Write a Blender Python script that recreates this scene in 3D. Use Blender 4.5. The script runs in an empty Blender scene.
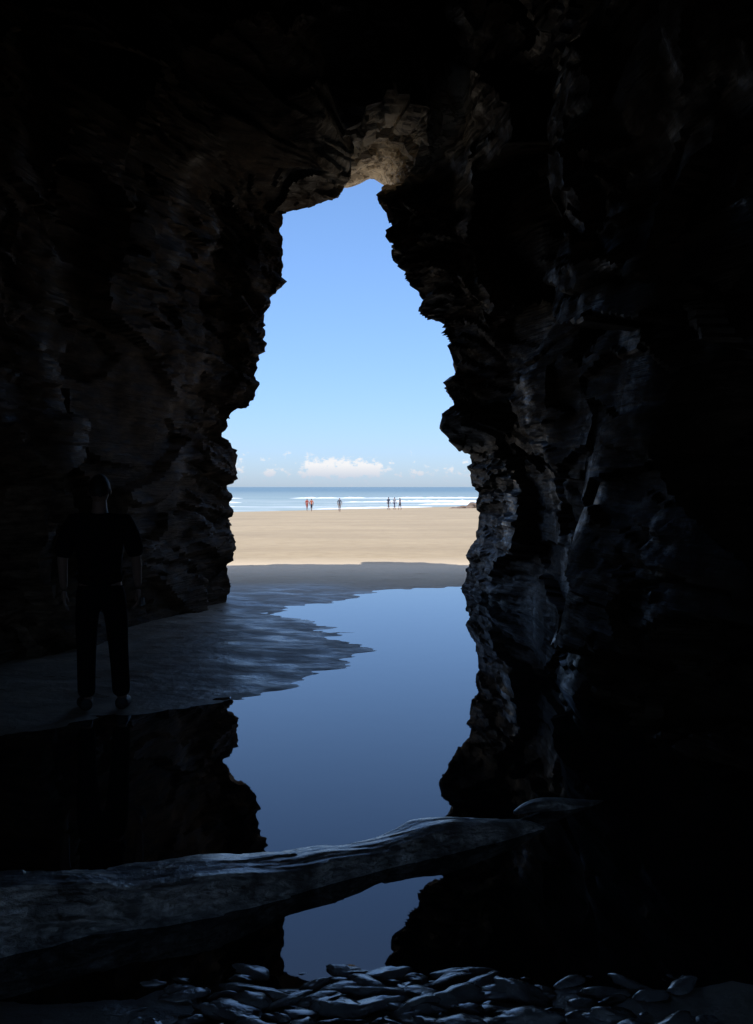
import bpy, math, random
import numpy as np
from mathutils import Vector, Matrix
random.seed(4); np.random.seed(4)
scene=bpy.context.scene
D=bpy.data
# ---------------------------------------------------------------- camera
F=1000.0; CX=376.5; CY=512.0; HOR=487.0; CAMZ=1.6
pitch=math.atan((CY-HOR)/F)
cam=D.cameras.new("camera"); camo=D.objects.new("camera",cam); scene.collection.objects.link(camo)
cam.sensor_fit='VERTICAL'; cam.sensor_height=36; cam.lens=F/1024*36
cam.clip_start=0.05; cam.clip_end=60000
camo.location=(0,0,CAMZ); camo.rotation_euler=(math.pi/2-pitch,0,0)
scene.camera=camo
scene.view_settings.view_transform='Standard'; scene.view_settings.look='None'; scene.view_settings.exposure=0
def P(px,py,d):
    u=(CY-py)/F; r=(px-CX)/F
    y=math.cos(pitch)+u*math.sin(pitch); z=-math.sin(pitch)+u*math.cos(pitch)
    return np.array([r*d/y,d,CAMZ+z*d/y])
def G0(px,py,z=0.0):
    u=(CY-py)/F
    y=math.cos(pitch)+u*math.sin(pitch); zz=-math.sin(pitch)+u*math.cos(pitch)
    return P(px,py,(z-CAMZ)/zz*y)
# ---------------------------------------------------------------- noise
def h3(ix,iy,iz,seed=0):
    with np.errstate(over='ignore'):
        h=(ix.astype(np.int64)*374761393+iy.astype(np.int64)*668265263+iz.astype(np.int64)*2147483647+seed*1274126177)&0xffffffff
        h=((h^(h>>13))*1274126177)&0xffffffff
        h=((h^(h>>16))*2246822519)&0xffffffff
        h=h^(h>>15)
    return (h&0xffffff)/float(0xffffff)
def vnoise(p,seed=0):
    i=np.floor(p).astype(np.int64); f=p-i; f=f*f*(3-2*f); r=0
    for a in (0,1):
        for b in (0,1):
            for c in (0,1):
                w=(f[:,0] if a else 1-f[:,0])*(f[:,1] if b else 1-f[:,1])*(f[:,2] if c else 1-f[:,2])
                r=r+w*h3(i[:,0]+a,i[:,1]+b,i[:,2]+c,seed)
    return r*2-1
def fbm(p,o=4,seed=0):
    r=0;a=1;s=0
    for k in range(o):
        r=r+a*vnoise(p*(2.03**k)+k*17.3,seed+k); s+=a; a*=.5
    return r/s
def facet(p,seed=0,tilt=.8):
    """blocky cellular noise: each cell is a tilted plane -> fractured rock"""
    i=np.floor(p).astype(np.int64); best=np.full(len(p),1e9); val=np.zeros(len(p))
    for a in (-1,0,1):
        for b in (-1,0,1):
            for c in (-1,0,1):
                x,y,z=i[:,0]+a,i[:,1]+b,i[:,2]+c
                q=np.stack([x+h3(x,y,z,seed+1),y+h3(x,y,z,seed+2),z+h3(x,y,z,seed+3)],1)
                d=p-q; dd=(d**2).sum(1)
                t=np.stack([h3(x,y,z,seed+5)-.5,h3(x,y,z,seed+6)-.5,h3(x,y,z,seed+7)-.5],1)*2
                v=(h3(x,y,z,seed+4)-.5)*1.2+tilt*(t*d).sum(1)
                m=dd<best; best=np.where(m,dd,best); val=np.where(m,v,val)
    return val
# ---------------------------------------------------------------- helpers
def mk(name,verts,faces,mat=None,smooth=False,parent=None):
    me=D.meshes.new(name); me.from_pydata([tuple(v) for v in verts],[],[tuple(f) for f in faces]); me.update()
    o=D.objects.new(name,me); scene.collection.objects.link(o)
    if mat: me.materials.append(mat)
    me.polygons.foreach_set("use_smooth",[smooth]*len(me.polygons))
    if parent: o.parent=parent
    return o
def gridfaces(nr,nc):
    r=np.arange(nr-1)[:,None]; c=np.arange(nc-1)[None,:]
    a=(r*nc+c).ravel()
    return np.stack([a,a+1,a+nc+1,a+nc],1)
class NT:
    def __init__(s,name):
        s.m=D.materials.new(name); s.m.use_nodes=True; s.t=s.m.node_tree; s.n=s.t.nodes
        s.b=s.n["Principled BSDF"]
    def add(s,t,**k):
        n=s.n.new(t)
        for a,b in k.items(): setattr(n,a,b)
        return n
    def link(s,a,b): s.t.links.new(a,b)
    def noise(s,scale,detail=5,rough=.55,vec=None,dist=0):
        n=s.add("ShaderNodeTexNoise"); n.inputs["Scale"].default_value=scale; n.inputs["Detail"].default_value=detail
        n.inputs["Roughness"].default_value=rough; n.inputs["Distortion"].default_value=dist
        if vec is not None: s.link(vec,n.inputs["Vector"])
        return n.outputs["Fac"]
    def ramp(s,fac,stops):
        n=s.add("ShaderNodeValToRGB"); s.link(fac,n.inputs[0])
        cr=n.color_ramp
        while len(cr.elements)<len(stops): cr.elements.new(.5)
        for e,(p,c) in zip(cr.elements,stops):
            e.position=p; e.color=(c,c,c,1) if isinstance(c,(int,float)) else (*c,1)
        return n.outputs["Color"]
    def mr(s,v,a,b,c=0,d=1):
        n=s.add("ShaderNodeMapRange"); s.link(v,n.inputs[0])
        for i,x in enumerate((a,b,c,d)): n.inputs[i+1].default_value=x
        return n.outputs[0]
    def math(s,op,a,b=None):
        n=s.add("ShaderNodeMath",operation=op)
        for i,x in enumerate((a,b)):
            if x is None: continue
            if isinstance(x,(int,float)): n.inputs[i].default_value=x
            else: s.link(x,n.inputs[i])
        return n.outputs[0]
    def mix(s,f,a,b):
        n=s.add("ShaderNodeMix",data_type='RGBA')
        for i,x in ((0,f),(6,a),(7,b)):
            if isinstance(x,(int,float)): n.inputs[i].default_value=x
            elif isinstance(x,tuple): n.inputs[i].default_value=(*x,1)
            else: s.link(x,n.inputs[i])
        return n.outputs[2]
    def bump(s,h,strength,dist,prev=None):
        n=s.add("ShaderNodeBump"); n.inputs["Strength"].default_value=strength; n.inputs["Distance"].default_value=dist
        s.link(h,n.inputs["Height"])
        if prev is not None: s.link(prev,n.inputs["Normal"])
        return n.outputs[0]
    def pos(s):
        g=s.add("ShaderNodeNewGeometry"); x=s.add("ShaderNodeSeparateXYZ"); s.link(g.outputs["Position"],x.inputs[0])
        return g.outputs["Position"],x.outputs
    def mapping(s,vec,scale,rot=(0,0,0)):
        n=s.add("ShaderNodeMapping"); s.link(vec,n.inputs[0]); n.inputs["Scale"].default_value=scale; n.inputs["Rotation"].default_value=rot
        return n.outputs[0]
def simple(name,col,rough=.7,var=.25,scale=12,bump=.2,bd=.004):
    t=NT(name); tc=t.add("ShaderNodeTexCoord").outputs["Object"]
    f=t.noise(scale,4,vec=tc)
    t.link(t.mix(f,tuple(c*(1-var) for c in col),tuple(min(1,c*(1+var)) for c in col)),t.b.inputs["Base Color"])
    t.b.inputs["Roughness"].default_value=rough
    t.link(t.bump(t.noise(scale*5,3,vec=tc),bump,bd),t.b.inputs["Normal"])
    return t.m
# ---------------------------------------------------------------- materials
t=NT("wet_cave_rock"); pos,xyz=t.pos()
mp=t.mapping(pos,(1,.55,2.2),(0.15,0.35,0))
n1=t.noise(.9,6,.6,mp,.6); n2=t.noise(6,6,.62,mp); n3=t.noise(38,4,.6,pos)
beds=t.noise(2.6,5,.6,t.mapping(pos,(.35,.35,5.),(0.15,.40,0)),.3)
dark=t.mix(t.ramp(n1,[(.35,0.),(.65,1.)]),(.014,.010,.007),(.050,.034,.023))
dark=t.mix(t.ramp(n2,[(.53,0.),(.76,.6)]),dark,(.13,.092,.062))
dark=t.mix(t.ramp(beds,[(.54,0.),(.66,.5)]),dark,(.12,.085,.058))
lit_wall=t.mix(t.ramp(n2,[(.36,0.),(.66,1.)]),(.065,.043,.029),(.29,.20,.135))  # lower left wall painted paler, as if lit, to set off the man
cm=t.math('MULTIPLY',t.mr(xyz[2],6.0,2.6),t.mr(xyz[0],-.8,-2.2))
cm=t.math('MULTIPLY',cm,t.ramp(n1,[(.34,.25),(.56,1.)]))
dark=t.mix(cm,dark,lit_wall)
lite=t.mix(t.ramp(n2,[(.3,0.),(.7,1.)]),(.56,.46,.33),(.88,.77,.60))  # outer rock is paler; brightened further to paint light on the roof ledge
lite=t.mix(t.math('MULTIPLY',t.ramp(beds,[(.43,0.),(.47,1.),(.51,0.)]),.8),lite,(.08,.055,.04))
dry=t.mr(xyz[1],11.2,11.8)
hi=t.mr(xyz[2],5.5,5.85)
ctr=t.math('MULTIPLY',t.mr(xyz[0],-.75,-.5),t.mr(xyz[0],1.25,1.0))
dry_lit=t.math('MULTIPLY',t.math('MULTIPLY',dry,hi),ctr)
out=t.mr(xyz[1],16.3,17.2); dry_lit=t.math('MAXIMUM',dry_lit,out)
t.link(t.mix(dry_lit,dark,lite),t.b.inputs["Base Color"])
wetp=t.ramp(t.noise(1.1,5,.6,t.mapping(pos,(1,1,.45))),[(.50,0.),(.66,1.)])      # wet seeps
jamb=t.math('MULTIPLY',t.math('MULTIPLY',t.mr(xyz[1],11.,12.5),t.mr(xyz[0],.3,.8)),t.ramp(n2,[(.42,0.),(.6,.9)]))
wetp=t.math('MAXIMUM',t.math('MULTIPLY',wetp,t.mr(xyz[0],-2.,.5,.35,1.)),jamb)
rgh=t.mix(wetp,t.ramp(n2,[(.36,.62),(.6,.9)]),t.ramp(n2,[(.40,.24),(.6,.55)]))
t.link(t.math('MAXIMUM',rgh,t.math('MULTIPLY',dry_lit,.85)),t.b.inputs["Roughness"])
t.link(t.mr(wetp,0,1,.06,.5),t.b.inputs["Specular IOR Level"])
b=t.bump(n1,.4,.12); b=t.bump(beds,.8,.07,b); b=t.bump(n2,.6,.03,b); b=t.bump(n3,.4,.008,b)
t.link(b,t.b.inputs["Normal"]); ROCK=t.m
# sand
t=NT("beach_sand"); pos,xyz=t.pos()
nb=t.noise(.5,5,.6,pos); nf=t.noise(9,5,.6,pos); ng=t.noise(160,2,.5,pos); nl=t.noise(.12,5,.65,t.mapping(pos,(.6,1.6,1)))
st=t.noise(3.,5,.6,t.mapping(pos,(.7,1.6,1)))
dryc=t.mix(nb,(.36,.28,.175),(.46,.365,.235)); dryc=t.mix(t.ramp(st,[(.45,0.),(.62,.45)]),dryc,(.29,.22,.135))
dryc=t.mix(t.ramp(nl,[(.42,0.),(.62,.55)]),dryc,(.29,.225,.145))
wetc=t.mix(t.ramp(st,[(.35,0.),(.65,1.)]),(.36,.30,.23),(.58,.50,.39))
shadec=t.mix(nb,(.56,.46,.33),(.68,.55,.39))  # sand in the cliff's shadow, painted paler in place of skylight fill
yy=t.math('ADD',xyz[1],t.math('MULTIPLY',nb,1.5))
c=t.mix(t.mr(yy,14.0,16.8),wetc,shadec); c=t.mix(t.mr(yy,20.,22.5),c,dryc)
t.link(c,t.b.inputs["Base Color"])
wet=t.mr(yy,15.,17.2)
r1=t.ramp(t.noise(2.2,5,.65,t.mapping(pos,(.8,1.3,1))),[(.36,.26),(.58,.60)])
t.link(t.math('MAXIMUM',r1,t.math('MULTIPLY',wet,.9)),t.b.inputs["Roughness"])
t.link(t.mr(wet,0,1,.6,.3),t.b.inputs["Specular IOR Level"])
b=t.bump(st,.5,.03); b=t.bump(nf,.9,.022,b); b=t.bump(ng,.3,.002,b)
t.link(b,t.b.inputs["Normal"]); SAND=t.m
# pool
t=NT("still_pool_water"); pos,xyz=t.pos()
t.b.inputs["Base Color"].default_value=(.02,.024,.024,1); t.b.inputs["Roughness"].default_value=.012
t.b.inputs["IOR"].default_value=1.62
t.link(t.bump(t.noise(3.5,2,.5,pos),.05,.006),t.b.inputs["Normal"]); POOL=t.m
# sea
t=NT("sea_water"); pos,xyz=t.pos()
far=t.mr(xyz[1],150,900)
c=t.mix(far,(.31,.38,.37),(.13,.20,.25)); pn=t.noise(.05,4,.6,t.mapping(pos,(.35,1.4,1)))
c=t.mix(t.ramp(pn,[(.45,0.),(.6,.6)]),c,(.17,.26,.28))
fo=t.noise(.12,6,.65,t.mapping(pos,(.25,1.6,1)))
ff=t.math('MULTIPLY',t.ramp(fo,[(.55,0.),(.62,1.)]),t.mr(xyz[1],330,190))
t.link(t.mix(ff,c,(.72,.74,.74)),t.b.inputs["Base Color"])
t.b.inputs["Roughness"].default_value=.45; t.b.inputs["IOR"].default_value=1.333; t.b.inputs["Specular IOR Level"].default_value=.22
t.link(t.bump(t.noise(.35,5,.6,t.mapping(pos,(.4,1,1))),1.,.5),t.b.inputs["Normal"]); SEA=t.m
FOAM=simple("sea_foam",(.74,.76,.76),.8,.12,.6,.5,.1)
# driftwood
t=NT("wet_driftwood"); pos,xyz=t.pos()
mp=t.mapping(pos,(1.2,9,9),(0,0,-.25))
g=t.noise(3.,6,.6,mp,1.2); g2=t.noise(6,6,.65,pos); g3=t.noise(30,4,.6,pos)
wc=t.mix(t.ramp(g,[(.38,0.),(.62,1.)]),(.20,.175,.15),(.66,.61,.54)); wc=t.mix(t.ramp(g2,[(.42,.85),(.56,0.)]),wc,(.07,.06,.05))
t.link(wc,t.b.inputs["Base Color"])
t.link(t.ramp(g2,[(.38,.46),(.6,.24)]),t.b.inputs["Roughness"]); t.b.inputs["Specular IOR Level"].default_value=1.
t.b.inputs["Coat Weight"].default_value=.8; t.b.inputs["Coat Roughness"].default_value=.28
b=t.bump(g,.7,.02); b=t.bump(g2,1.,.06,b); b=t.bump(g3,.6,.008,b); t.link(b,t.b.inputs["Normal"]); WOOD=t.m
t=NT("wet_stone"); pos,xyz=t.pos()
g=t.noise(14,5,.6,pos); t.link(t.mix(g,(.18,.175,.165),(.64,.62,.58)),t.b.inputs["Base Color"])
t.link(t.ramp(g,[(.35,.12),(.7,.36)]),t.b.inputs["Roughness"]); t.b.inputs["Specular IOR Level"].default_value=1.
t.b.inputs["Coat Weight"].default_value=1.; t.b.inputs["Coat Roughness"].default_value=.18
t.link(t.bump(g,.8,.018),t.b.inputs["Normal"]); STONE=t.m
BROCK=simple("brown_beach_rock",(.16,.11,.075),.85,.4,.8,.8,.1)
# ---------------------------------------------------------------- cave
sil=[ # px,py,depth
(222,640,13.4),(228,613,13.4),(233,590,13.6),(234,560,13.8),(229,535,14),(233,510,14),(231,480,14.2),(235,455,14.3),(231,436,14.3),(240,422,14.3),
(255,408,14.5),(263,385,14.5),(259,345,14.6),(265,310,14.6),(269,292,14.7),(284,280,14.8),(283,245,14.8),(286,212,14.6),(300,207,14.4),(322,200,14.2),
(338,188,13.7),(347,177,13.0),(350,150,12.0),(345,128,11.2),(361,120,11.1),(366,104,10.9),(384,100,10.9),(388,91,10.8),(413,93,10.9),(410,104,11.0),(430,108,11.2),(427,128,11.7),(432,150,12.2),(416,157,12.4),(414,168,12.7),(432,176,13.0),(432,188,13.3),
(405,191,13.5),(380,196,13.7),(388,215,13.8),(387,232,13.8),(397,245,13.8),(396,262,13.7),(409,274,13.6),(410,287,13.6),(425,300,13.5),(427,314,13.5),(439,326,13.4),(444,350,13.3),(444,385,13.3),
(442,430,13.4),(454,440,13.8),(467,453,14.4),(472,480,14.9),(474,510,15.2),(473,540,15.3),(465,560,15.5),(461,590,15.7),(464,640,15.7)]
NA=620
def resample(pts,n,t=None):
    pts=np.array(pts,float)
    if t is None:
        s=np.r_[0,np.cumsum(np.linalg.norm(np.diff(pts[:,:3],axis=0),axis=1))]; t=s/s[-1]
    u=np.linspace(0,1,n)
    return np.stack([np.interp(u,t,pts[:,k]) for k in range(pts.shape[1])],1),t
S3=[P(*p) for p in sil]; S3[0][2]=-.6; S3[-1][2]=-.6
S,tS=resample(S3,NA)
ou=[]; n0=21; n1_=36
for i_,(px,py,d) in enumerate(sil):
    if n0<=i_<=n1_:
        f_=(i_-n0)/(n1_-n0); q=P(336+f_*66,179+(4*math.sin(f_*9))+3*f_,17.2)
    elif n1_<i_<=n1_+2: q=P(404,183,17.0)
    else:
        nx,ny=px-352,(py-400)*.55; L=math.hypot(nx,ny); q=P(px+nx/L*30,py+ny/L*(34 if py<600 else 0),d+1.8)
    ou.append(q)
ou[0][2]=-.6; ou[-1][2]=-.6
OU,_=resample(ou,NA,tS)
def Gprof(y,L,R,H,cxo=0):
    pts=[]
    sp=H*.5; cx=(L+R)/2+cxo
    for z in np.linspace(-.6,sp,12): pts.append((L-.25*math.sin(math.pi*max(0,z)/H),y,z))
    for a in np.linspace(0,math.pi,41)[1:-1]:
        c=math.cos(a); s=math.sin(a)
        x=cx-(cx-L if c>0 else R-cx)*(abs(c)**.85)*(1 if c>0 else -1)
        pts.append((x,y,sp+(H-sp)*s**.8))
    for z in np.linspace(sp,-.6,12): pts.append((R+.25*math.sin(math.pi*max(0,z)/H),y,z))
    return resample(pts,NA)[0]
G=lambda *a:Gprof(*a)
Gm=G(13,-3.0,2.0,7.6,.3)
K9=S*.58+Gm*.42; K9[:,1]=S[:,1]-1.1
K9b=S*.86+Gm*.14; K9b[:,1]=S[:,1]-.35
g0=G(-5,-2.1,1.7,4.2)  # rear end left open out of view, added to let in fill daylight
rings=[(g0,1),(G(-3,-3.3,2.6,6.3),10),(G(1,-3.7,2.5,6.8),12),(G(4,-3.6,1.9,7.2),30),(G(6,-3.5,1.62,7.4),36),(G(7.4,-3.4,1.42,7.4),30),
 (G(8.5,-3.3,1.38,7.4),28),(G(9.2,-3.2,1.78,7.4),20),(G(9.6,-3.0,1.85,7.4),10),(K9,34),(K9b,18),(S,12),(OU,70)]
c0=np.array([-.3,0,2.]); dirv=OU-c0; dirv[:,1]=0
C1=OU+dirv/np.linalg.norm(dirv,axis=1)[:,None]*1.6; C1[[0,-1],2]=-.6; C1[:,2]=np.maximum(C1[:,2],-.6)
C1[:,1]=np.maximum(18.2-.25*np.clip(C1[:,2],0,20),15.8)
def rect(v):
    x,z=v[0],v[2]; s=1e9
    if x>1e-6: s=min(s,60/x)
    if x<-1e-6: s=min(s,-60/x)
    if z>1e-6: s=min(s,13/z)
    if z<-1e-6: s=min(s,-2.6/z) if abs(x)<1e-3 else min(s,60/abs(x))
    return s
C2=np.array([c0+v*rect(v) for v in dirv]); C2[:,2]=np.maximum(C2[:,2],-2.6)
C2[:,1]=18.4-6.9*np.clip(C2[:,2],0,15)/15
C3=C2.copy(); C3[:,1]=-45
rings+= [(C1,14),(C2,60),(C3,20)]
rows=[];amp=[]
A=[0,.4,.45,.5,.5,.45,.42,.42,.42,.28,.16,.10,.13,.15,.3,.8]
for k in range(1,len(rings)):
    a,b_=rings[k-1][0],rings[k][0]; n=rings[k][1]
    for j in range(n):
        w=j/n; rows.append(a*(1-w)+b_*w); amp.append(A[k-1]*(1-w)+A[k]*w)
rows.append(rings[-1][0]); amp.append(A[-1])
R=np.array(rows); am=np.repeat(np.array(amp),NA)
dr=np.gradient(R,axis=0); dc=np.gradient(R,axis=1); Nn=np.cross(dr,dc); ln=np.linalg.norm(Nn,axis=2,keepdims=True); Nn=Nn/np.maximum(ln,1e-9)
mid=R[60]
sgn=np.sign((Nn[60]*(mid-np.array([-.8,mid[0,1],2.5]))).sum(1).mean()); Nn*=sgn
for _ in range(14):
    Nn[1:-1]=(Nn[:-2]+Nn[1:-1]*2+Nn[2:])/4; Nn[:,1:-1]=(Nn[:,:-2]+Nn[:,1:-1]*2+Nn[:,2:])/4
Nn/=np.maximum(np.linalg.norm(Nn,axis=2,keepdims=True),1e-9)
p=R.reshape(-1,3)
ca,sa=math.cos(.40),math.sin(.40)
q=np.stack([p[:,0]*ca-p[:,2]*sa,p[:,1]*.8,p[:,0]*sa+p[:,2]*ca],1)
warp=np.stack([fbm(p*.6,3,11),fbm(p*.6,3,22),fbm(p*.6,3,33)],1)*.4
q=q+warp
d1=facet(q*np.array([.42,.38,.8]),1,.8)
d2=facet(q*np.array([1.0,.7,2.4]),2,.6)
dl=facet(q*np.array([.45,.35,6.0]),8,.25)     # thin slate beds
d3=facet(q*np.array([3.0,2.2,12.]),3,.5)
d4=fbm(p*.8,3,5); d5=fbm(q*np.array([1.5,1.,.35])*1.1,3,15)
msk=np.clip(fbm(p*.5,2,41)*2.5+.7,0,1)
dd=.95*d1+.28*d2+(.26*dl+.06*d3)*msk+.36*d4+.2*d5
roof=np.clip((p[:,1]-10.9)/.6,0,1)*np.clip((17.8-p[:,1])/.6,0,1)*np.clip((p[:,2]-5.3)/.3,0,1)*np.clip((p[:,0]+.8)/.2,0,1)*np.clip((1.2-p[:,0])/.2,0,1)
d=(dd+.2)*am*(1-.8*roof)
near=np.exp(-((p[:,1]-14.0)/1.3)**2)
rs=np.clip((p[:,2]-2.2)/1.0,0,1)*np.clip((p[:,0]+.1)/.3,0,1)     # upper right jamb is the most splintered
d=d+near*(.06*d2+(.07+.08*rs)*dl+(.04+.045*rs)*d3)*(1-.7*roof)
rl=facet(p*np.array([1.1,1.4,.5])+warp*.6,61,.1); rl2=facet(p*np.array([2.2,3.0,.5])+warp,62,.1)
d=d+roof*(.13*rl+.08*rl2)
Pn=p+Nn.reshape(-1,3)*d[:,None]
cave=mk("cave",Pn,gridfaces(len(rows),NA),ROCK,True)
cave.data.set_sharp_from_angle(angle=math.radians(26))
# ---------------------------------------------------------------- ground
def growth(a,b,s,k):
    o=[];v=a
    while v<b: v+=s; s*=k; o.append(v)
    return o
xs=list(np.arange(-4.6,4.6,.05)); g=growth(4.6,4000,.3,1.25); xs=[-v for v in reversed(g)]+xs+g
ys=[-400,-200,-100,-60,-45,-30,-20,-12]+list(np.arange(-7,2.4,.3))+list(np.arange(2.4,20,.05)); ys+=growth(ys[-1],6000,.1,1.04)
X,Y=np.meshgrid(xs,ys); X=X.ravel();Y=Y.ravel()
land=[(-900,760),(-300,745),(0,734),(60,724),(130,716),(200,703),(240,693),(300,680),(343,662),(358,651),(338,634),(305,620),(262,616),
(243,613),(280,608),(330,600),(380,591),(420,588),(470,586),(900,584)]
poly=[G0(a,b_)[:2] for a,b_ in land]+[np.array([60,40.]),np.array([-60,40.]),np.array([-60,6.])]
poly=np.array(poly)
def sdf(x,y,poly):
    dm=np.full(len(x),1e9); ins=np.zeros(len(x),bool)
    for i in range(len(poly)):
        a=poly[i]; b_=poly[(i+1)%len(poly)]; e=b_-a
        tt=np.clip(((x-a[0])*e[0]+(y-a[1])*e[1])/(e@e),0,1)
        dm=np.minimum(dm,np.hypot(x-a[0]-tt*e[0],y-a[1]-tt*e[1]))
        c=((a[1]>y)!=(b_[1]>y)); 
        with np.errstate(divide='ignore',invalid='ignore'):
            xi=a[0]+(y-a[1])/(e[1] if e[1]!=0 else 1e-9)*e[0]
        ins^=(c&(x<xi))
    return np.where(ins,dm,-dm)
sd=sdf(X,Y,poly); sd=np.where(Y>39,20,sd)
PZ=np.stack([X,Y,X*0],1)
nz=fbm(PZ*np.array([1.3,1.8,1]),5,7); nzf=fbm(PZ*np.array([6,8,1]),3,9)
z1=np.clip(sd*.05+.002,-.10,.055)+.018*nz+.009*nzf
fg=(3.10-Y)+.10*fbm(PZ*2.5,3,3); z2=np.clip(fg*.10,-.10,.07)+.012*nzf
z=np.maximum(z1,z2)
far=np.clip((Y-16.5)/5,0,1); z+=far*.02
ysh=168+1.15*np.clip(X,-70,70)
z=np.where(Y>25,z-(2.08)*((Y-25)/(ysh-25)),z); z=np.maximum(z,-12)
z+= np.clip((Y-20)/10,0,1)*np.clip((140-Y)/60,0,1)*.06*fbm(PZ*.25,4,4)
ground=mk("sand_beach",np.stack([X,Y,z],1),gridfaces(len(ys),len(xs)),SAND,True)
pool=mk("tide_pool",[(-6,2.2,0),(6,2.2,0),(6,18.6,0),(-6,18.6,0)],[(0,1,2,3)],POOL)
# sea
SZ=-2.0
sx=[-20000,-3000,-600,-150,150,600,3000,20000]; sy=[95,150,250,500,1500,5000,20000,45000]
XX,YY=np.meshgrid(sx,sy); mk("sea",np.stack([XX.ravel(),YY.ravel(),XX.ravel()*0+SZ],1),gridfaces(len(sy),len(sx)),SEA)
for wi,(y0,h,slope,w,seed) in enumerate([(172,.24,.9,3.,1),(200,.5,.5,4.,2),(240,.6,.3,5.,3),(320,.5,.1,5.,4)]):
    xr=np.arange(-130,130,.6); V=[]
    env=np.clip(fbm(np.stack([xr*.06,xr*0+seed,xr*0],1),3,seed)*3.+.4,0,1)
    jag=.7+.45*fbm(np.stack([xr*.9,xr*0,xr*0],1),3,seed+5)
    prof=[(-1.2,-.1),(-.6,.35),(-.15,.95),(0.15,1.),(.6,.5),(1.4,-.1)]
    for a,bz in prof:
        V.append(np.stack([xr,y0+slope*xr+a*w+1.2*fbm(np.stack([xr*.1,xr*0,xr*0+a*.2],1),3,seed+8),SZ+(bz*env*jag-.06)*h],1))
    V=np.concatenate(V); mk("breaking_wave",V,gridfaces(len(prof),len(xr)),FOAM,True)
# ---------------------------------------------------------------- rocks
def ico(sub=3):
    import bmesh
    bm=bmesh.new(); bmesh.ops.create_icosphere(bm,subdivisions=sub,radius=1)
    v=np.array([x.co[:] for x in bm.verts]); f=[[y.index for y in x.verts] for x in bm.faces]; bm.free(); return v,f
iv,iF=ico(3); iv4,iF4=ico(4)
def blobs(name,items,mat,smooth,sub=None,facets=.25,parent=None):
    VV=[];FF=[];o=0
    for k,(c,s,rz,tx) in enumerate(items):
        v=iv.copy(); pn=v+np.array([k*3.7,k*1.3,0])
        v=v*(1+facets*facet(pn*1.3,k%50,.9)+.18*fbm(pn*1.1,2,3))[:,None]
        v=v*np.array(s); M=np.array((Matrix.Rotation(rz,3,'Z')@Matrix.Rotation(tx,3,'X'))); v=v@M.T+np.array(c)
        VV.append(v); FF+= [[a+o for a in f] for f in iF]; o+=len(v)
    return mk(name,np.concatenate(VV),FF,mat,smooth,parent)
its=[]
for k in range(9):
    d_=150+random.uniform(-3,3); x=11.6+k*.75
    hh=.35+.13*k*random.uniform(.6,1.2)
    its.append(((x,d_,-1.75),(random.uniform(.7,1.3),1.2,hh),random.uniform(0,3),0))
blobs("rock_outcrop",its,BROCK,False)
its=[]
for k in range(330):
    px=random.triangular(60,760,380); y=random.uniform(2.72,3.27)
    if abs(px-400)>230 and random.random()<.35: continue
    x=(px-376)/1000*y*1.02; s=random.choice([.012,.016,.022,.03,.042,.06])*random.uniform(.8,1.25)
    zb=min(.07,max(-.02,(3.10-y)*.1))
    its.append(((x,y,zb+s*.10),(s*random.uniform(1.0,1.8),s*random.uniform(.6,1.),s*random.uniform(.28,.5)),random.uniform(-.9,.9),random.uniform(-.5,.05)))
blobs("wet_pebbles",its,STONE,True,facets=.24)
# ---------------------------------------------------------------- driftwood log
ax=[(-160,936,3.38,.21),(0,918,3.54,.20),(100,909,3.68,.187),(200,899,3.83,.172),(300,879,4.06,.148),(380,857,4.27,.124),(440,843,4.42,.112),(490,834,4.54,.084),(530,831,4.66,.055),(552,833,4.70,.02)]
def tube(name,ax,mat,seed,nu=110,step=.011,flat=.85,knots=()):
    pts=np.array([[*P(a,b_,c),r] for a,b_,c,r in ax]); s=np.r_[0,np.cumsum(np.linalg.norm(np.diff(pts[:,:3],axis=0),axis=1))]
    n=int(s[-1]/step); u=np.linspace(0,s[-1],n)
    C=np.stack([np.interp(u,s,pts[:,k]) for k in range(4)],1)
    for _ in range(40): C[1:-1]=(C[:-2]+C[1:-1]*2+C[2:])/4
    C[:,2]+=.012*np.sin(u*5.1+1)+.008*np.sin(u*11.3)
    T=np.gradient(C[:,:3],axis=0); T/=np.linalg.norm(T,axis=1)[:,None]
    up=np.array([0,0,1.]); B=np.cross(T,up); B/=np.linalg.norm(B,axis=1)[:,None]; U=np.cross(B,T)
    th=np.linspace(0,2*math.pi,nu+1)[:-1]; V=[]
    uu,tt=np.meshgrid(u,th,indexing='ij')
    q=np.stack([uu.ravel()*1.6,np.cos(tt.ravel()+uu.ravel()*.4)*1.3,np.sin(tt.ravel()+uu.ravel()*.4)*1.3],1)
    rr=1+.22*fbm(q,3,seed)+.12*facet(q*np.array([1.3,2,2]),seed,.8)+.11*fbm(q*np.array([1.5,6,6]),4,seed+3)+.08*fbm(q*np.array([6,7,7]),3,seed+9)
    rr=rr.reshape(uu.shape)
    for (ku,kt,ka,kw) in knots:
        dt=np.angle(np.exp(1j*(tt-kt))); rr+=ka*np.exp(-((uu-ku)/kw)**2-(dt/.45)**2)
    rad=C[:,3][:,None]*rr
    sz=np.sin(tt)*rr*flat; k_=.60; sz=np.where(sz>k_,k_+(sz-k_)*.4,sz)      # worn flat upper face
    V=C[:,None,:3]+B[:,None,:]*(np.cos(tt)*rad)[...,None]+U[:,None,:]*(sz*C[:,3][:,None])[...,None]
    V=V.reshape(-1,3); F=[]
    for i in range(n-1):
        for j in range(nu): F.append((i*nu+j,i*nu+(j+1)%nu,(i+1)*nu+(j+1)%nu,(i+1)*nu+j))
    F.append(tuple(range(nu))); F.append(tuple((n-1)*nu+j for j in reversed(range(nu))))
    return mk(name,V,F,mat,True)
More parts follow.
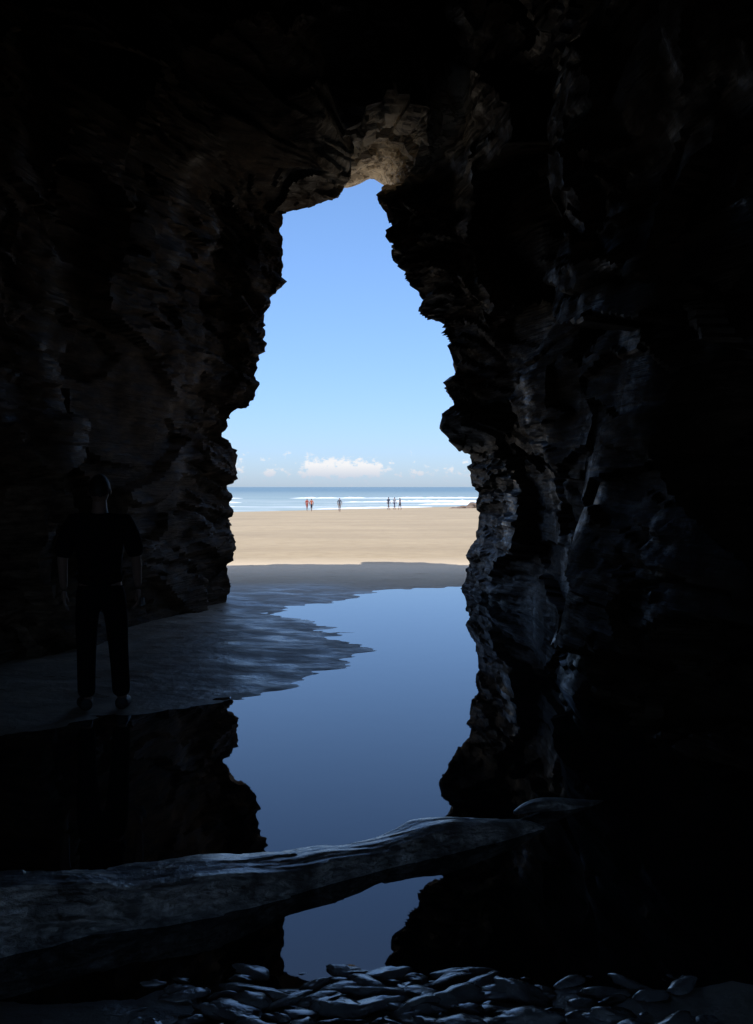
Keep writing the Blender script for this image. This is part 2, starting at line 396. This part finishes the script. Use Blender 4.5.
tube("driftwood_log",ax,WOOD,3,knots=[(1.55,1.9,.18,.07),(2.1,1.2,.2,.08),(2.55,1.6,-.2,.07),(2.75,1.4,.25,.09),(1.0,2.3,.15,.1),(1.9,2.2,-.18,.06),(2.3,2.4,.2,.07)])
tube("driftwood_branch",[(515,815,4.80,.012),(530,810,4.86,.035),(560,806,4.95,.045),(590,803,5.02,.035),(612,801,5.1,.01)],WOOD,8,nu=36)
# ---------------------------------------------------------------- people
def skin(name,V,E,Rr,sub=2,mats=(),bone=None,parent=None,root=0):
    me=D.meshes.new(name); me.from_pydata([tuple(v) for v in V],E,[]); o=D.objects.new(name,me); scene.collection.objects.link(o)
    m=o.modifiers.new("s",'SKIN'); m.use_smooth_shade=True
    for i,r in enumerate(Rr):
        me.skin_vertices[0].data[i].radius=(r,r) if not isinstance(r,tuple) else r
    me.skin_vertices[0].data[root].use_root=True
    sm=o.modifiers.new("b",'SUBSURF'); sm.levels=sub; sm.render_levels=sub
    dg=bpy.context.evaluated_depsgraph_get(); m2=D.meshes.new_from_object(o.evaluated_get(dg)); m2.name=name
    D.objects.remove(o)
    o=D.objects.new(name,m2); scene.collection.objects.link(o); m2.materials.clear()
    for mm in mats: m2.materials.append(mm)
    if bone:
        Va=np.array(V,float)
        for f in m2.polygons:
            c=np.array(f.center); bd=1e9; bi=0
            for (a,b_),k in zip(E,bone):
                e=Va[b_]-Va[a]; tt=np.clip((c-Va[a])@e/(e@e),0,1); dd=np.linalg.norm(c-Va[a]-tt*e)
                if dd<bd: bd=dd; bi=k
            f.material_index=bi
    for f in m2.polygons: f.use_smooth=True
    if parent: o.parent=parent
    return o
SKIN=simple("skin",(.26,.16,.115),.55,.1,30)
HAIR=simple("dark_hair",(.02,.015,.012),.6,.3,60,.6)
def walker(name,x,y,zg,rot,shirt,pants,stride=.18,h=1.7,arm=.1,skirt=False):
    k=h/1.75; s=stride
    V=[(0,0,.95),(0,0,1.12),(0,.0,1.3),(0,0,1.46),(0,0,1.53),(0,-.02,1.60),(0,-.015,1.68),
       (-.17,0,1.42),(-.23,arm,1.15),(-.24,arm-.05,.9),(-.24,arm-.08,.8),
       (.17,0,1.42),(.23,-arm,1.15),(.24,-arm-.08,.9),(.24,-arm-.1,.8),
       (-.09,0,.9),(-.1,-s*.6,.5),(-.1,-s,.09),(-.1,-s-.14,.04),
       (.09,0,.9),(.1,s*.45,.5),(.1,s,.09),(.1,s-.14,.04)]
    V=[tuple(c*k for c in v) for v in V]
    E=[(0,1),(1,2),(2,3),(3,4),(4,5),(5,6),(2,7),(7,8),(8,9),(9,10),(2,11),(11,12),(12,13),(13,14),(0,15),(15,16),(16,17),(17,18),(0,19),(19,20),(20,21),(21,22)]
    B=[1,1,1,0,0,3,1,1,0,0,1,1,0,0,2,2,0,0,2,2,0,0]
    Rr=[(.14,.10),(.13,.1),(.15,.11),.06,.055,.09,.085,.06,.045,.032,.035,.06,.045,.032,.035,.09,.065,.04,.035,.09,.065,.04,.035]
    o=skin(name,V,E,[tuple(c*k for c in r) if isinstance(r,tuple) else r*k for r in Rr],1,
      (SKIN,simple(name+"_top",shirt,.8),simple(name+"_bottoms",pants,.8),HAIR),B)
    o.location=(x,y,zg); o.rotation_euler=(0,0,rot); return o
def gz(x,y):
    i=np.argmin(np.abs(X-x)+np.abs(Y-y)*1.0); return z[i]
def place(px,d_): 
    x=(px-CX)/F*d_; return x,d_,gz(x,d_)
W=[(307,131,.8,(.45,.08,.04),(.35,.08,.05),.12,1.72),(311.5,132,-2.6,(.5,.14,.07),(.04,.04,.06),.2,1.76),(339.5,120,.4,(.08,.09,.12),(.2,.16,.14),.1,1.72),
(388.5,134,1.0,(.04,.05,.08),(.06,.06,.08),.2,1.8),(394.5,135,.9,(.3,.3,.32),(.05,.07,.14),.22,1.76),(400,133,-1.,(.10,.08,.1),(.05,.05,.07),.15,1.7)]
for (px,d_,rot,sh,pa,st_,h) in W:
    walker("beachgoer",*place(px,d_),rot,sh,pa,st_,h)
# foreground man (looking out to the beach)
man=D.objects.new("standing_man",None); scene.collection.objects.link(man)
fx,fy=G0(101,707,.03)[:2]; man.location=(fx,fy,gz(fx,fy)+.003); man.rotation_euler=(0,0,math.pi+.2); man.scale=(.955,)*3
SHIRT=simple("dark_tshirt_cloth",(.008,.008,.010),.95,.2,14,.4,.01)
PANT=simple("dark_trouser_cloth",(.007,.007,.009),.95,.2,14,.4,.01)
for m_ in (SHIRT,PANT): m_.node_tree.nodes["Principled BSDF"].inputs["Specular IOR Level"].default_value=.1
SHOE=simple("shoe_leather",(.02,.018,.016),.6,.2,20)
V=[(0,0,.95),(0,.01,1.12),(0,.02,1.30),(0,.02,1.45),(0,0,1.53),(0,-.02,1.60),
   (-.185,.02,1.405),(-.262,.03,1.15),(-.275,-.05,.905),(.185,.02,1.405),(.265,.04,1.15),(.265,-.05,.90),
   (-.10,0,.9),(-.125,-.01,.49),(-.15,.02,.10),(-.175,-.12,.045),(.09,0,.9),(.10,-.015,.49),(.10,.02,.10),(.095,-.13,.045)]
E=[(0,1),(1,2),(2,3),(3,4),(4,5),(2,6),(6,7),(7,8),(2,9),(9,10),(10,11),(0,12),(12,13),(13,14),(14,15),(0,16),(16,17),(17,18),(18,19)]
Rr=[(.13,.10),(.12,.1),(.15,.105),.062,.055,.06,.058,.043,.028,.058,.043,.028,.088,.058,.04,.035,.088,.058,.04,.035]
skin("body",V,E,Rr,2,(SKIN,),parent=man)
V=[(0,0,.90),(0,.0,1.02),(0,.01,1.15),(0,.02,1.30),(0,.02,1.42),(0,.015,1.475),(-.19,.02,1.405),(-.245,.03,1.24),(-.262,.03,1.13),(.19,.02,1.405),(.245,.035,1.24),(.268,.04,1.13)]
E=[(0,1),(1,2),(2,3),(3,4),(4,5),(3,6),(6,7),(7,8),(3,9),(9,10),(10,11)]
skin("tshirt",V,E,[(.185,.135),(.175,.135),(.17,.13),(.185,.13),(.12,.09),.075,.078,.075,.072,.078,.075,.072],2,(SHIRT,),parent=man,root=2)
V=[(0,0,.99),(0,0,.92),(-.10,0,.84),(-.118,0,.66),(-.128,-.01,.48),(-.142,.005,.28),(-.150,.015,.09),(.09,0,.84),(.098,0,.66),(.102,-.01,.48),(.103,.005,.28),(.102,.015,.09)]
E=[(0,1),(1,2),(2,3),(3,4),(4,5),(5,6),(1,7),(7,8),(8,9),(9,10),(10,11)]
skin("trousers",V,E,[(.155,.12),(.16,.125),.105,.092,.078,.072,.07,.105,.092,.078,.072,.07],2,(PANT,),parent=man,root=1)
for (nm,a) in (("left_shoe",[(-.148,.05,.05),(-.155,-.02,.055),(-.172,-.10,.045),(-.19,-.18,.035)]),("right_shoe",[(.102,.05,.05),(.11,-.02,.055),(.135,-.09,.045),(.17,-.16,.035)])):
    skin(nm,a,[(0,1),(1,2),(2,3)],[.045,.055,.048,.035],2,(SHOE,),parent=man,root=1)
def hand(nm,w,side,curl):
    w=np.array(w); V=[w,w+[0,-.01,-.035],w+[0,-.02,-.075]]; E=[(0,1),(1,2)]; Rr=[(.024,.02),(.018,.034),(.015,.038)]
    skin(nm+"_palm",V,E,Rr,2,(SKIN,),parent=man)
    for i,(oy,L) in enumerate(((-.030,.070),(-.010,.080),(.010,.074),(.029,.058))):
        b_=w+[0,-.02+oy,-.078]; c=curl
        p1=b_+[-side*.006,-.004,-L*.45]; p2=p1+[-side*L*.25*c,-.004,-L*.3]; p3=p2+[-side*L*.25*c,0,-L*.2]
        skin(nm+"_finger_%d"%(i+1),[b_+[0,0,.02],b_,p1,p2,p3],[(0,1),(1,2),(2,3),(3,4)],[.009,.0095,.0088,.008,.0065],1,(SKIN,),parent=man)
    b_=w+[0,-.03,-.03]
    skin(nm+"_thumb",[b_,b_+[-side*.012,-.03,-.022],b_+[-side*.02,-.042,-.05],b_+[-side*.026,-.044,-.07]],[(0,1),(1,2),(2,3)],[.013,.0115,.01,.0075],1,(SKIN,),parent=man)
hand("left_hand",(-.275,-.055,.895),-1,1.1); hand("right_hand",(.265,-.055,.89),1,.7)
import bmesh
def box(nm,c,s,mat,bev,parent,rot=(0,0,0)):
    bm=bmesh.new(); bmesh.ops.create_cube(bm,size=1); bmesh.ops.scale(bm,vec=s,verts=bm.verts)
    bmesh.ops.bevel(bm,geom=bm.edges[:],offset=bev,segments=3,affect='EDGES')
    me=D.meshes.new(nm); bm.to_mesh(me); bm.free(); me.materials.append(mat); o=D.objects.new(nm,me); scene.collection.objects.link(o)
    o.location=c; o.rotation_euler=rot; o.parent=parent; return o
CAMM=simple("silver_camera_metal",(.7,.7,.72),.25,.05,20,0); CAMM.node_tree.nodes["Principled BSDF"].inputs["Metallic"].default_value=.8
box("handheld_camera",(-.300,-.075,.795),(.028,.095,.058),CAMM,.006,man,(0.2,0,.3))
v=iv4.copy(); hv=v*np.array([.074,.095,.115])
xn,yn,zn=v[:,0],v[:,1],v[:,2]
jaw=np.clip(-zn,0,1); hv[:,0]*=1-.28*jaw; hv[:,1]*=1-.10*jaw
fr=np.clip(-yn,0,1)
def gb(x0,z0,sx_,sz_): return np.exp(-((xn-x0)/sx_)**2-((zn-z0)/sz_)**2)*fr
hv[:,1]-=.022*gb(0,-.18,.13,.14)+.010*gb(0,.0,.1,.2)+.006*gb(0,-.55,.25,.07)+.006*gb(0,-.85,.25,.15)+.005*gb(0,.18,.5,.08)
hv[:,1]+=.009*(gb(-.38,.03,.16,.09)+gb(.38,.03,.16,.09))+.003*gb(0,-.47,.25,.03)
hd=mk("head",hv,iF4,SKIN,True,man); hd.location=(0,-.02,1.635); hd.rotation_euler=(.08,0,-.1)
m=(zn>.25-.75*np.clip(yn+.35,0,1)); hh=hv*1.07+np.array([0,.004,.004]); keep=set(np.nonzero(m)[0])
idx={}; VV=[];FF=[]
for f in iF4:
    if all(a in keep for a in f):
        for a in f:
            if a not in idx: idx[a]=len(VV); VV.append(hh[a])
        FF.append([idx[a] for a in f])
hr=mk("hair",VV,FF,HAIR,True,man); hr.location=hd.location; hr.rotation_euler=hd.rotation_euler
EYE=simple("eye",(.5,.5,.5),.1,.02,5,0)
for sx_ in (-1,1):
    e=mk("eye_%s"%("l" if sx_<0 else "r"),iv*.0115,iF,EYE,True,man); e.location=(sx_*.029,-.102,1.638)
    e=mk("ear_%s"%("l" if sx_<0 else "r"),iv*np.array([.009,.02,.032]),iF,SKIN,True,man); e.location=(sx_*.076,-.01,1.63)
# ---------------------------------------------------------------- light
EL=math.radians(65); AZ=math.radians(180+8)
sdir=Vector((math.sin(AZ)*math.cos(EL),math.cos(AZ)*math.cos(EL),math.sin(EL)))
sun=D.lights.new("sun",'SUN'); sun.energy=4.4; sun.angle=math.radians(.53); sun.color=(1,.95,.88)
so=D.objects.new("sun",sun); scene.collection.objects.link(so); so.rotation_euler=sdir.to_track_quat('Z','Y').to_euler(); so.location=(0,-20,60)
w=D.worlds.new("World"); scene.world=w; w.use_nodes=True; nt=w.node_tree; ns=nt.nodes; ns.clear(); L=nt.links.new
outn=ns.new("ShaderNodeOutputWorld"); sky=ns.new("ShaderNodeTexSky"); sky.sky_type='NISHITA'; sky.sun_disc=False
sky.sun_elevation=EL; sky.sun_rotation=AZ; sky.air_density=1.0; sky.dust_density=.4; sky.ozone_density=2.0; sky.altitude=0
tc=ns.new("ShaderNodeTexCoord"); sp=ns.new("ShaderNodeSeparateXYZ"); L(tc.outputs["Generated"],sp.inputs[0])
def mrw(v,a,b):
    n=ns.new("ShaderNodeMapRange"); n.interpolation_type='SMOOTHSTEP'; L(v,n.inputs[0]); n.inputs[1].default_value=a; n.inputs[2].default_value=b; return n.outputs[0]
def mixc(f,a,b,bl='MIX'):
    n=ns.new("ShaderNodeMix"); n.data_type='RGBA'; n.blend_type=bl
    for i,x in ((0,f),(6,a),(7,b)):
        if isinstance(x,(int,float)): n.inputs[i].default_value=x
        elif isinstance(x,tuple): n.inputs[i].default_value=x
        else: L(x,n.inputs[i])
    return n.outputs[2]
tint=mixc(mrw(sp.outputs[2],-.02,.30),(.62,.80,1.26,1),(.90,1.10,1.40,1))
tint=mixc(mrw(sp.outputs[2],.36,.75),tint,(3.0,2.6,2.3,1))   # overhead sky brightened out of view, added fill for the shaded sand
bg=ns.new("ShaderNodeBackground"); bg.inputs[1].default_value=.135; L(mixc(1.0,sky.outputs[0],tint,'MULTIPLY'),bg.inputs[0])
def M(op,a,b=None,c=None):
    n=ns.new("ShaderNodeMath"); n.operation=op
    for i,x in enumerate((a,b,c)):
        if x is None: continue
        if isinstance(x,(int,float)): n.inputs[i].default_value=x
        else: L(x,n.inputs[i])
    return n.outputs[0]
az=M('ARCTAN2',sp.outputs[0],sp.outputs[1]); el=sp.outputs[2]
cb=ns.new("ShaderNodeCombineXYZ"); L(M('MULTIPLY',az,95.),cb.inputs[0]); L(M('MULTIPLY',el,130.),cb.inputs[1])
nz_=ns.new("ShaderNodeTexNoise"); nz_.inputs["Scale"].default_value=1.; nz_.inputs["Detail"].default_value=7; nz_.inputs["Roughness"].default_value=.62; L(cb.outputs[0],nz_.inputs["Vector"])
def ell(a0,e0,ra,re):
    dx=M('DIVIDE',M('SUBTRACT',az,a0),ra); dy=M('DIVIDE',M('SUBTRACT',el,e0),re)
    r2=M('ADD',M('MULTIPLY',dx,dx),M('MULTIPLY',dy,dy)); return M('POWER',2.718,M('MULTIPLY',r2,-1.))
terms=[(ell(-.060,.021,.016,.0095),.62),(ell(-.032,.022,.011,.010),.5),(ell(-.006,.019,.016,.008),.6),(ell(-.034,.014,.035,.005),.42),(ell(-.104,.016,.008,.006),.42),(ell(-.143,.020,.007,.012),.5),(ell(.042,.014,.012,.005),.34),(ell(.075,.013,.010,.005),.36)]
acc=None
for e_,k in terms:
    t_=M('MULTIPLY',e_,k); acc=t_ if acc is None else M('ADD',acc,t_)
band=M('POWER',2.718,M('MULTIPLY',M('POWER',M('DIVIDE',M('SUBTRACT',el,.011),.010),2.),-1.))
acc=M('ADD',acc,M('MULTIPLY',band,.08))
val=M('ADD',M('MULTIPLY',M('SUBTRACT',nz_.outputs["Fac"],.5),2.1),acc)
mr=ns.new("ShaderNodeMapRange"); mr.interpolation_type='SMOOTHSTEP'; L(val,mr.inputs[0]); mr.inputs[1].default_value=.20; mr.inputs[2].default_value=.52; mr.inputs[4].default_value=.92
lowm=M('SUBTRACT',1.,mrw(el,.028,.042))
bg2=ns.new("ShaderNodeBackground"); cr=ns.new("ShaderNodeValToRGB"); mr2=ns.new("ShaderNodeMapRange"); L(el,mr2.inputs[0]); mr2.inputs[1].default_value=.008; mr2.inputs[2].default_value=.022
L(mr2.outputs[0],cr.inputs[0]); cr.color_ramp.elements[0].color=(.58,.64,.76,1); cr.color_ramp.elements[1].color=(.95,.94,.95,1)
L(cr.outputs[0],bg2.inputs[0]); bg2.inputs[1].default_value=1.
mx=ns.new("ShaderNodeMixShader"); L(M('MULTIPLY',mr.outputs[0],lowm),mx.inputs[0]); L(bg.outputs[0],mx.inputs[1]); L(bg2.outputs[0],mx.inputs[2]); L(mx.outputs[0],outn.inputs[0])
